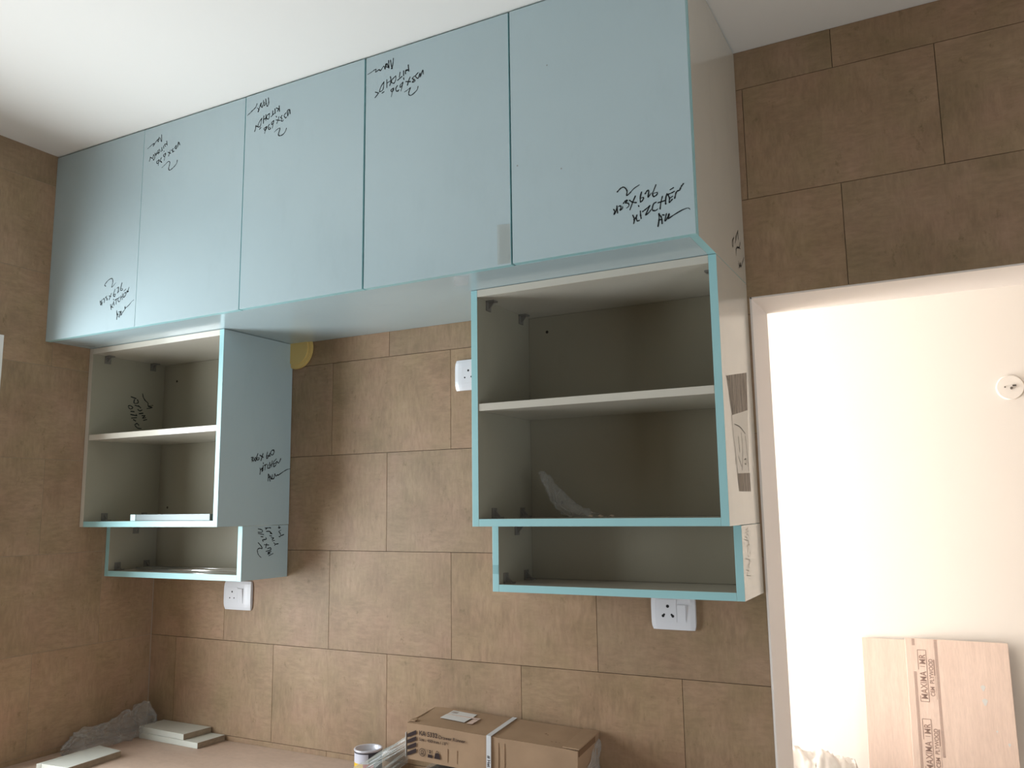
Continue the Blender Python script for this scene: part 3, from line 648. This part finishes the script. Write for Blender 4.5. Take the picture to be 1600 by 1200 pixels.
# yellow round cap in the flue hole, beside the left cabinet
bm = bmesh.new()
cyl(bm, (0.648, -0.0006, -0.020), 0.066, 'y', -0.010, 48)
yc = thing('vent_cap', 'round yellow plastic vent cap on the tiles, half hidden by the left wall cabinet', 'vent cap', (0.648, 0, Z0-0.020))
bmesh.ops.bevel(bm, geom=[e for e in bm.edges if len(e.link_faces) == 2 and e.calc_face_angle(0) > 1], offset=0.003, segments=2, affect='EDGES')
part('flange', mesh(bm, YELLOW, 'flange'), yc)
bm = bmesh.new(); cyl(bm, (0.648, -0.0108, -0.020), 0.052, 'y', -0.004, 40)
part('centre_disc', mesh(bm, YELLOW, 'disc'), yc)

# ------------------------------------------------------------------ worktop and what lies on it
wt = thing('worktop', 'raw plywood worktop along the tiled walls, dusty and unfinished', 'worktop', (1.0, -0.3, ZC+Z0))
box('top_board', 0.001, 2.10, -0.60, -0.001, ZC-0.019, ZC, PLYTOP, wt, bevel=0.001)
box('return_board', 0.001, 0.60, -2.4, -0.6005, ZC-0.019, ZC, PLYTOP, wt, bevel=0.001)
box('support_panel', 2.08, 2.098, -0.58, -0.003, FL+0.001, ZC-0.0195, MELA, wt)
box('support_panel', 0.61, 0.628, -0.58, -0.003, FL+0.001, ZC-0.0195, MELA, wt)
box('support_panel', 1.34, 1.358, -0.58, -0.003, FL+0.001, ZC-0.0195, MELA, wt)
box('support_panel', 0.003, 0.58, -2.38, -2.362, FL+0.001, ZC-0.0195, MELA, wt)

def panel(label, pts, z0, th, edge=CORE, extra=None, group=None):
    """flat board from four top corners (x, y)"""
    cx_ = sum(p[0] for p in pts)/4; cy_ = sum(p[1] for p in pts)/4
    bm = bmesh.new()
    lo = [bm.verts.new((x-cx_, y-cy_, 0)) for x, y in pts]; hi = [bm.verts.new((x-cx_, y-cy_, th)) for x, y in pts]
    bm.faces.new(lo[::-1]); bm.faces.new(hi)
    for i in range(4): bm.faces.new((lo[i], lo[(i+1) % 4], hi[(i+1) % 4], hi[i]))
    bmesh.ops.recalc_face_normals(bm, faces=bm.faces[:])
    bmesh.ops.bevel(bm, geom=bm.edges[:], offset=0.0006, segments=1, affect='EDGES')
    bm.normal_update()
    for fc in bm.faces:
        n = fc.normal
        fc.material_index = 1 if (n.x > 0.6 and edge) else 0
    o = link('board_offcut', mesh(bm, [MELA, edge or MELA], 'board')); o.location = (cx_, cy_, z0+Z0)
    return tag(o, label, 'board', group)
panel('lower of two stacked white board offcuts by the corner, sticking out to the right', [(0.092, -0.104), (0.373, -0.112), (0.378, -0.004), (0.092, -0.004)], ZC+0.0004, 0.0176)
panel('upper of two stacked white board offcuts by the corner', [(0.086, -0.0995), (0.306, -0.109), (0.315, -0.004), (0.0865, -0.003)], ZC+0.0184, 0.0176)
panel('single white board offcut at the front left of the worktop', [(0.128, -0.463), (0.237, -0.4563), (0.226, -0.273), (0.122, -0.263)], ZC+0.0004, 0.0176)
panel('narrow white board strip lying against the single offcut, left end of worktop', [(0.115, -0.470), (0.1265, -0.463), (0.1205, -0.262), (0.110, -0.262)], ZC+0.0004, 0.0176, None)

# adhesive can
ct = thing('tin_can', 'small open tin with white, yellow and red label, left of the cardboard carton', 'can', (1.005, -0.068, ZC+Z0))
R_, HH = 0.039, 0.067
def lathe(prof, seg=48, matf=None):
    bm = bmesh.new(); rows_ = []
    for rr, z in prof: rows_.append([bm.verts.new((1.005+rr*math.cos(2*math.pi*k/seg), -0.068+rr*math.sin(2*math.pi*k/seg), ZC+z+Z0)) for k in range(seg)])
    for i in range(len(prof)-1):
        for k in range(seg):
            fc = bm.faces.new((rows_[i][k], rows_[i][(k+1) % seg], rows_[i+1][(k+1) % seg], rows_[i+1][k]))
            fc.smooth = True
            if matf: fc.material_index = matf(i, (k+0.5)/seg)
    return bm
bm = lathe([(0.0, 0.001), (R_-0.002, 0.001), (R_, 0.003), (R_, 0.012), (R_, 0.030), (R_, HH-0.006)], matf=lambda i, a: 0)
def lab(i, a):
    deg = (a*360) % 360          # 270 = towards the camera side (-y)
    if i < 3: return 4
    if i == 3: return 2 if 215 < deg < 285 else (3 if 285 <= deg < 330 else 1)
    return 0 if 190 < deg < 305 else 1
part('body', mesh(lathe([(0.0, 0.001), (R_-0.002, 0.001), (R_, 0.003), (R_, 0.012), (R_, 0.032), (R_, HH-0.006)], matf=lab), [TINW, TIND, TINY, TINR, TINM], 'can'), ct)
part('rim', mesh(lathe([(R_, HH-0.006), (R_+0.0014, HH-0.005), (R_+0.0018, HH-0.002), (R_, HH), (R_-0.004, HH-0.0005), (R_-0.0055, HH-0.003), (R_-0.006, HH-0.012), (R_-0.012, HH-0.014), (0.0001, HH-0.014)]), TINM, 'rim'), ct)
part('rim_band', mesh(lathe([(R_+0.0004, HH-0.0095), (R_+0.0006, HH-0.0062)]), TIND, 'band'), ct)

# plastic-wrapped bundle the carton lies on
bu = thing('wrapped_bundle', 'dark bundle wrapped in clear plastic film, under the cardboard carton', 'bundle', (1.45, -0.09, ZC+Z0))
DK = mat('dark_green_grey', (0.055, 0.065, 0.055), 0.5)
for i in range(3):
    bm = bmesh.new(); bx(bm, 1.235+0.006*i, 1.68-0.01*i, -0.155+0.004*i, -0.012, ZC+0.001+i*0.0185, ZC+0.0185+i*0.0185, 0.0008)
    part('board', mesh(bm, DK, 'board'), bu)
part('film_wrap', crumple('wrap', [(1.222, -0.085, ZC+0.03, 0.05, 0.02), (1.24, -0.085, ZC+0.032, 0.074, 0.030), (1.45, -0.085, ZC+0.032, 0.076, 0.031), (1.66, -0.085, ZC+0.030, 0.074, 0.028), (1.69, -0.085, ZC+0.03, 0.05, 0.02)], seed=5, flat=ZC, amp=0.05, seg=40), bu)

# ------------------------------------------------------------------ cardboard carton
BL, BW, BH = 0.4794, 0.1491, 0.0926
bt = thing('cardboard_box', 'long cardboard carton with printed stripes, white strap and torn corner', 'box', (1.2095, -0.1695, -1.1953+Z0), (0.0653, 0.0441, 0.0399))
def bpart(name, bm, mats, parent=None, label=None, smooth=False):
    o = link(name, mesh(bm, mats, name, smooth), parent or bt)
    if label: o['label'] = label
    return o
def lb(bm, x0, x1, y0, y1, z0, z1, bevel=0.0):
    bx(bm, x0, x1, y0, y1, z0-Z0, z1-Z0, bevel)
bm = bmesh.new()
t = bmesh.new(); bmesh.ops.create_cube(t, size=1, matrix=Matrix.Translation((BL/2, BW/2, BH/2)) @ Matrix.Diagonal((BL, BW, BH, 1)))
bmesh.ops.subdivide_edges(t, edges=t.edges[:], cuts=14, use_grid_fill=True)
for v in t.verts:
    c = v.co; n = noise.noise(Vector((c.x*9, c.y*14, c.z*14)))*0.0007
    if abs(c.z-BH) < 1e-4:
        c.z += n - 0.0022*math.sin(math.pi*c.y/BW)
    if abs(c.y) < 1e-4:
        c.y += n + (0.0008*math.sin(math.pi*c.z/BH))
        if abs(c.x-0.135) < 0.02: c.y += 0.0004
    # crushed ends
    e = min(c.x, BL-c.x)
    if e < 0.03 and abs(c.z-BH) < 0.02: c.z -= 0.0014*(1-e/0.03)
merge(bm, t); bmesh.ops.recalc_face_normals(bm, faces=bm.faces[:])
bpart('carton', bm, CARD)
# flaps: top flap edge lifted at the right end, tuck flap at the left end
bm = bmesh.new(); lb(bm, BL-0.040, BL+0.003, 0.003, BW-0.001, BH+0.0005, BH+0.0035, 0.001)
for v in bm.verts: v.co.z += 0.0012*math.sin(v.co.y*80)
bpart('flap', bm, CARD, label='torn end flap')
bm = bmesh.new(); lb(bm, -0.004, -0.0005, 0.004, BW-0.004, 0.006, BH-0.002, 0.001); bpart('end_flap', bm, CARD)
bm = bmesh.new(); lb(bm, -0.0052, -0.004, -0.001, 0.006, 0.004, BH*0.72, 0.0004); bpart('paper_edge', bm, PAPER)
bm = bmesh.new(); lb(bm, BL+0.0004, BL+0.0016, 0.006, BW-0.03, BH-0.016, BH-0.001, 0); bpart('gap', bm, CARDIN, label='dark gap under the torn flap')
bm = bmesh.new(); lb(bm, 0.0, 0.016, 0.012, 0.03, BH+0.0004, BH+0.003, 0.001); bpart('flap', bm, CARD)
# shallow vertical creases on the front
bm = bmesh.new()
for x in (0.122, 0.150, 0.268, 0.285): lb(bm, x-0.0010, x+0.0010, -0.0009, 0.0006, 0.010, BH-0.050 if x < 0.2 else BH-0.012, 0.0004)
bpart('crease', bm, CARD)
FM = lambda x, z, l=0.0021: Matrix.Translation((x, -l, z)) @ Matrix.Rotation(math.radians(90), 4, 'X')
# stripes
bm = bmesh.new()
for i in range(4):
    z = BH-0.038-i*0.0155
    bm.faces.new([bm.verts.new(p) for p in ((0.0015, -0.0018, z), (0.0285, -0.0018, z+0.0125), (0.0285, -0.0018, z+0.0225), (0.0015, -0.0018, z+0.0095))])
bpart('printed_stripes', bm, PRINT)
bm = text_mesh('KA 5332', 0.0165, FM(0.037, BH-0.0265), 0.95, 0.00015)
merge(bm, text_mesh('Drawer Runner', 0.0122, FM(0.0965, BH-0.0272), 1.0))
merge(bm, text_mesh('Size : 450 mm / 18"', 0.0108, FM(0.037, BH-0.0405), 1.0))
bpart('printed_text', bm, PRINT)
# icons: recycling-like roundel, package symbol, weight symbol
bm = bmesh.new()
def ring(cx_, cz_, r0, r1, seg=28):
    for k in range(seg):
        a, b = 2*math.pi*k/seg, 2*math.pi*(k+1)/seg
        bm.faces.new([bm.verts.new((cx_+q*math.cos(w_), -0.0020, cz_+q*math.sin(w_))) for q, w_ in ((r0, a), (r1, a), (r1, b), (r0, b))])
def poly(ps): bm.faces.new([bm.verts.new((a, -0.0020, b)) for a, b in ps])
cz_ = 0.0235
ring(0.0475, cz_, 0.0088, 0.0102); ring(0.0475, cz_+0.001, 0.0032, 0.0046, 12)
for q in (-0.004, 0, 0.004): poly([(0.0475+q-0.001, cz_-0.006), (0.0475+q+0.001, cz_-0.006), (0.0475+q+0.001, cz_-0.003), (0.0475+q-0.001, cz_-0.003)])
poly([(0.0640, cz_-0.010), (0.0775, cz_-0.010), (0.0765, cz_-0.002), (0.0650, cz_-0.002)])
poly([(0.0675, cz_+0.006), (0.0740, cz_+0.006), (0.0708, cz_+0.0100)]); poly([(0.0685, cz_+0.001), (0.0730, cz_+0.001), (0.0730, cz_+0.0045), (0.0685, cz_+0.0045)])
for q in (0.0640, 0.0770): poly([(q-0.0005, cz_+0.004), (q+0.0005, cz_+0.004), (q+0.0005, cz_+0.010), (q-0.0005, cz_+0.010)])
poly([(0.0835, cz_-0.010), (0.1015, cz_-0.010), (0.0985, cz_+0.004), (0.0865, cz_+0.004)]); ring(0.0925, cz_+0.0068, 0.0022, 0.0036, 14)
bpart('printed_icons', bm, PRINT)
# labels on top
def top_quad(name, pts, m_, z=BH+0.0012, label=None):
    bm = bmesh.new()
    lo = [bm.verts.new((x, y, z-0.0006)) for x, y in pts]; hi = [bm.verts.new((x, y, z)) for x, y in pts]
    bm.faces.new(hi); bm.faces.new(lo[::-1])
    for i in range(4): bm.faces.new((lo[i], lo[(i+1) % 4], hi[(i+1) % 4], hi[i]))
    bmesh.ops.recalc_face_normals(bm, faces=bm.faces[:])
    return bpart(name, bm, m_, label=label)
top_quad('paper_label', [(0.060, 0.068), (0.137, 0.062), (0.139, 0.096), (0.061, 0.098)], PAPER)
top_quad('paper_label', [(0.062, 0.101), (0.140, 0.104), (0.139, 0.130), (0.063, 0.134)], PAPER)
top_quad('paper_label', [(0.146, 0.058), (0.162, 0.059), (0.163, 0.092), (0.147, 0.092)], PINK, label='pinkish label end')
top_quad('paper_label', [(0.062, 0.0985), (0.163, 0.095), (0.164, 0.104), (0.062, 0.101)], PINK, z=BH+0.0016)
bm = bmesh.new()
for i in range(5): poly_pts = [(0.068+0.004*i, 0.112, BH+0.0016), (0.0695+0.004*i, 0.112, BH+0.0016), (0.0695+0.004*i, 0.126, BH+0.0016), (0.068+0.004*i, 0.126, BH+0.0016)]; bm.faces.new([bm.verts.new(p) for p in poly_pts])
bpart('barcode', bm, STAMP)
# white strap over top and front
bm = bmesh.new()
lb(bm, 0.236, 0.249, -0.0034, BW+0.001, BH+0.0014, BH+0.0024)
lb(bm, 0.236, 0.249, -0.0036, -0.0026, 0.0, BH+0.0024)
st = bpart('strap', bm, STRAP, label='white plastic strap')
bm = text_mesh('# Het', 0.0115, Matrix.Translation((0.2392, -0.0037, 0.046)) @ Matrix.Rotation(math.radians(90), 4, 'X') @ Matrix.Rotation(math.radians(-90), 4, 'Z'), 1.0, 0.0002)
merge(bm, text_mesh('PACKED IN ORDER', 0.0080, Matrix.Translation((0.2400, 0.118, BH+0.0026)) @ Matrix.Rotation(math.radians(-90), 4, 'Z'), 0.8)) if False else None
o = link('strap_print', mesh(bm, PRINT, 'strap_print'), st)
# small marks on top
bm = bmesh.new()
for x, y, s in ((0.365, 0.075, 0.004), (0.372, 0.070, 0.003), (0.40, 0.03, 0.0025), (0.41, 0.032, 0.0025), (0.42, 0.031, 0.002), (0.225, 0.10, 0.0022)):
    bm.faces.new([bm.verts.new((x-s, y-s*0.6, BH+0.0006)), bm.verts.new((x+s, y-s*0.5, BH+0.0006)), bm.verts.new((x+s*0.2, y+s, BH+0.0006))])
bpart('dirt_mark', bm, CARDIN)
# film at the right end of the carton
bm = bmesh.new(); g = []
for i in range(7):
    g.append([bm.verts.new((BL+0.002+0.003*math.sin(i*1.9+j), 0.055+0.020*i, 0.004+(BH-0.016-0.012*abs(i-4))*j/6)) for j in range(7)])
for i in range(6):
    for j in range(6): bm.faces.new((g[i][j], g[i+1][j], g[i+1][j+1], g[i][j+1]))
bpart('film_scrap', bm, FILM2, label='clear film stuck to the end', smooth=False)

# stretched film from the carton's left end down to the worktop
bm = bmesh.new(); g = []
A0, A1 = Vector((1.206, -0.163, -1.140)), Vector((1.214, -0.172, -1.204))
B0, B1 = Vector((0.955, -0.135, ZC+0.003)), Vector((1.10, -0.36, ZC+0.003))
NI, NJ = 40, 60
for i in range(NI+1):
    t_ = i/NI; row = []
    for j in range(NJ+1):
        s_ = j/NJ
        p = (A0*(1-s_)+A1*s_)*(1-t_)+(B0*(1-s_)+B1*s_)*t_
        wr = (noise.noise(Vector((s_*13, t_*1.2, 2)))*0.014+noise.noise(Vector((s_*30, t_*2.0, 7)))*0.007)*math.sin(math.pi*min(1, t_*1.3+0.08))
        p = p+Vector((0.4*wr, -0.2*wr, wr)) - Vector((0, 0, 0.010*math.sin(math.pi*t_)*s_))
        p.z = max(p.z, ZC+0.001)
        row.append(bm.verts.new((p.x, p.y, p.z+Z0)))
    g.append(row)
for i in range(NI):
    for j in range(NJ): bm.faces.new((g[i][j], g[i+1][j], g[i+1][j+1], g[i][j+1]))
fo = link('stretch_film', mesh(bm, film_material('stretch_film', (0.36, 0.38, 0.35), 0.26, 0.2), 'stretch', True))
tag(fo, 'sheet of clear stretch film pulled from the carton left end down to the worktop', 'plastic film')

# ------------------------------------------------------------------ room beyond the doorway
def plysheet(label, x0, x1, ztop, ytop, ybot, zbot=FL, shear=0.0):
    th = 0.012
    cx_ = (x0+x1)/2
    o = thing('plywood_sheet', label, 'plywood', (cx_, ybot, zbot+Z0))
    hgt = ztop-zbot; ang = math.atan2(ytop-ybot, hgt)
    L_ = math.hypot(hgt, ytop-ybot)
    o.rotation_euler = (-ang, shear, 0)
    bm = bmesh.new()
    t = bmesh.new(); bmesh.ops.create_cube(t, size=1, matrix=Matrix.Translation((0, 0, L_/2)) @ Matrix.Diagonal((x1-x0, th, L_, 1)))
    bmesh.ops.bevel(t, geom=t.edges[:], offset=0.0008, segments=1, affect='EDGES')
    merge(bm, t); bm.normal_update()
    for fc in bm.faces: fc.material_index = 0 if abs(fc.normal.y) > 0.6 else 1
    link('veneer_board', mesh(bm, [PLY, PLYEDGE], 'ply'), o)
    return o, L_, th
pA, LA, th = plysheet('plywood sheet behind and left of the stamped sheet, beyond the doorway', 2.170, 2.50, -1.061, 1.486, 1.36)
pB, LB, th = plysheet('pink plywood sheet with printed stamps leaning on the cream wall beyond the doorway', 2.322, 2.656, -1.051, 1.468, 1.335)
# stamps on the front sheet, local frame: x across, z up, front face at y = -th/2
bx0 = -(2.656-2.322)/2
def SF(x, z): return Matrix.Translation((x, -th/2-0.0004, z)) @ Matrix.Rotation(math.radians(90), 4, 'X') @ Matrix.Rotation(math.radians(90), 4, 'Z')
bm = bmesh.new()
def line2(x0, z0, x1, z1, wd=0.0016):
    dx, dz = x1-x0, z1-z0; d = math.hypot(dx, dz); nx, nz = -dz/d*wd/2, dx/d*wd/2
    bm.faces.new([bm.verts.new((x, -th/2-0.0005, z)) for x, z in ((x0+nx, z0+nz), (x0-nx, z0-nz), (x1-nx, z1-nz), (x1+nx, z1+nz))])
topz = LB
sx = bx0+0.028                 # left ruler strip
for q, wob in ((sx, 0.0), (sx+0.074, 0.0)):
    nt_ = 150
    for i in range(nt_):
        z = topz-0.003-i*0.0040
        if noise.noise(Vector((q*10, z*7, 0))) < -0.28: continue
        line2(q-0.0048, z, q+0.0048, z, 0.0022)
for k in range(3):
    zt = topz-0.040-k*0.240; zb = zt-0.180
    xa, xb_ = sx+0.012, sx+0.040
    for a in ((xa, zt, xb_, zt), (xa, zb, xb_, zb), (xa, zt, xa, zt-0.07), (xb_, zb, xb_, zt), (xa, zb, xa, zb+0.02), (xa+0.006, zb+0.122, xb_-0.006, zb+0.122)): line2(*a, 0.0020)
    line2(sx+0.064, zt-0.032, sx+0.064, zt-0.088, 0.0034); line2(sx+0.0655, zt-0.09, sx+0.066, zb+0.01, 0.0010)
    merge(bm, text_mesh('MAXIMA', 0.0315, SF(xb_-0.0035, zb+0.008), 0.80, 0.0003))
    merge(bm, text_mesh('MR', 0.0300, SF(xb_-0.0035, zb+0.129), 0.85, 0.0003))
    merge(bm, text_mesh('CEM  PLYWOOD', 0.0195, SF(sx+0.060, zb+0.020), 0.88, 0.0003))
link('printed_stamp', mesh(bm, STAMP, 'stamp'), pB)
bm = bmesh.new()
for x, z, s in ((0.077, topz-0.158, 0.010), (0.079, topz-0.205, 0.012), (0.108, topz-0.30, 0.004), (0.142, topz-0.34, 0.006)):
    bm.faces.new([bm.verts.new((x+s*0.8*math.cos(a)*(0.8+0.3*math.sin(a*3)), -th/2-0.0005, z+s*math.sin(a))) for a in [i*math.pi/6 for i in range(12)]])
link('paint_spot', mesh(bm, PAPER, 'spot'), pB)

# round box cover with cable hook on the far wall
rp = thing('ceiling_rose', 'round white fitting with a small dark hook on the cream wall beyond the doorway', 'fitting', (2.745, FY, -0.132+Z0))
bm = bmesh.new(); cyl(bm, (2.745, FY-0.0006, -0.132), 0.047, 'y', -0.007, 40, rad2=0.043)
part('cover_disc', mesh(bm, FARP, 'disc'), rp)
bm = bmesh.new(); cyl(bm, (2.748, FY-0.0078, -0.136), 0.0045, 'y', -0.012, 12); cyl(bm, (2.752, FY-0.0078, -0.126), 0.003, 'x', 0.012, 10); cyl(bm, (2.728, FY-0.0078, -0.130), 0.0028, 'y', -0.002, 10)
part('hook', mesh(bm, mat('hook_grey', (0.12, 0.10, 0.08), 0.5), 'hook'), rp)

# white cloth-like plastic heap and a wooden box behind it
WHT = mat('white_sheeting', (0.80, 0.76, 0.72), 0.6)
hp = thing('plastic_heap', 'heap of crumpled white plastic sheeting on the floor beyond the doorway', 'plastic sheeting', (2.0, 1.1, FL+Z0))
part('sheeting', crumple('heap', [(1.62, 1.16, FL+0.30, 0.05, 0.28), (1.75, 1.16, FL+0.36, 0.17, 0.36), (1.92, 1.16, FL+0.365, 0.19, 0.368), (2.02, 1.18, FL+0.358, 0.19, 0.358), (2.15, 1.20, FL+0.352, 0.17, 0.352), (2.25, 1.22, FL+0.22, 0.05, 0.22)],
     seg=110, rings=130, mat_=WHT, amp=0.10, seed=12, flat=FL, fr=11), hp)

# writing, print, scuffs and creases: strokes too small to pick apart
for o in bpy.data.objects:
    if o.name.split('.')[0] in ('handwriting', 'printed_text', 'printed_icons', 'printed_stripes', 'printed_stamp', 'strap_print', 'barcode', 'crease', 'scuff', 'blemish', 'paint_spot', 'dirt_mark', 'pin_holes', 'screw_hole'):
        o['kind'] = 'stuff'
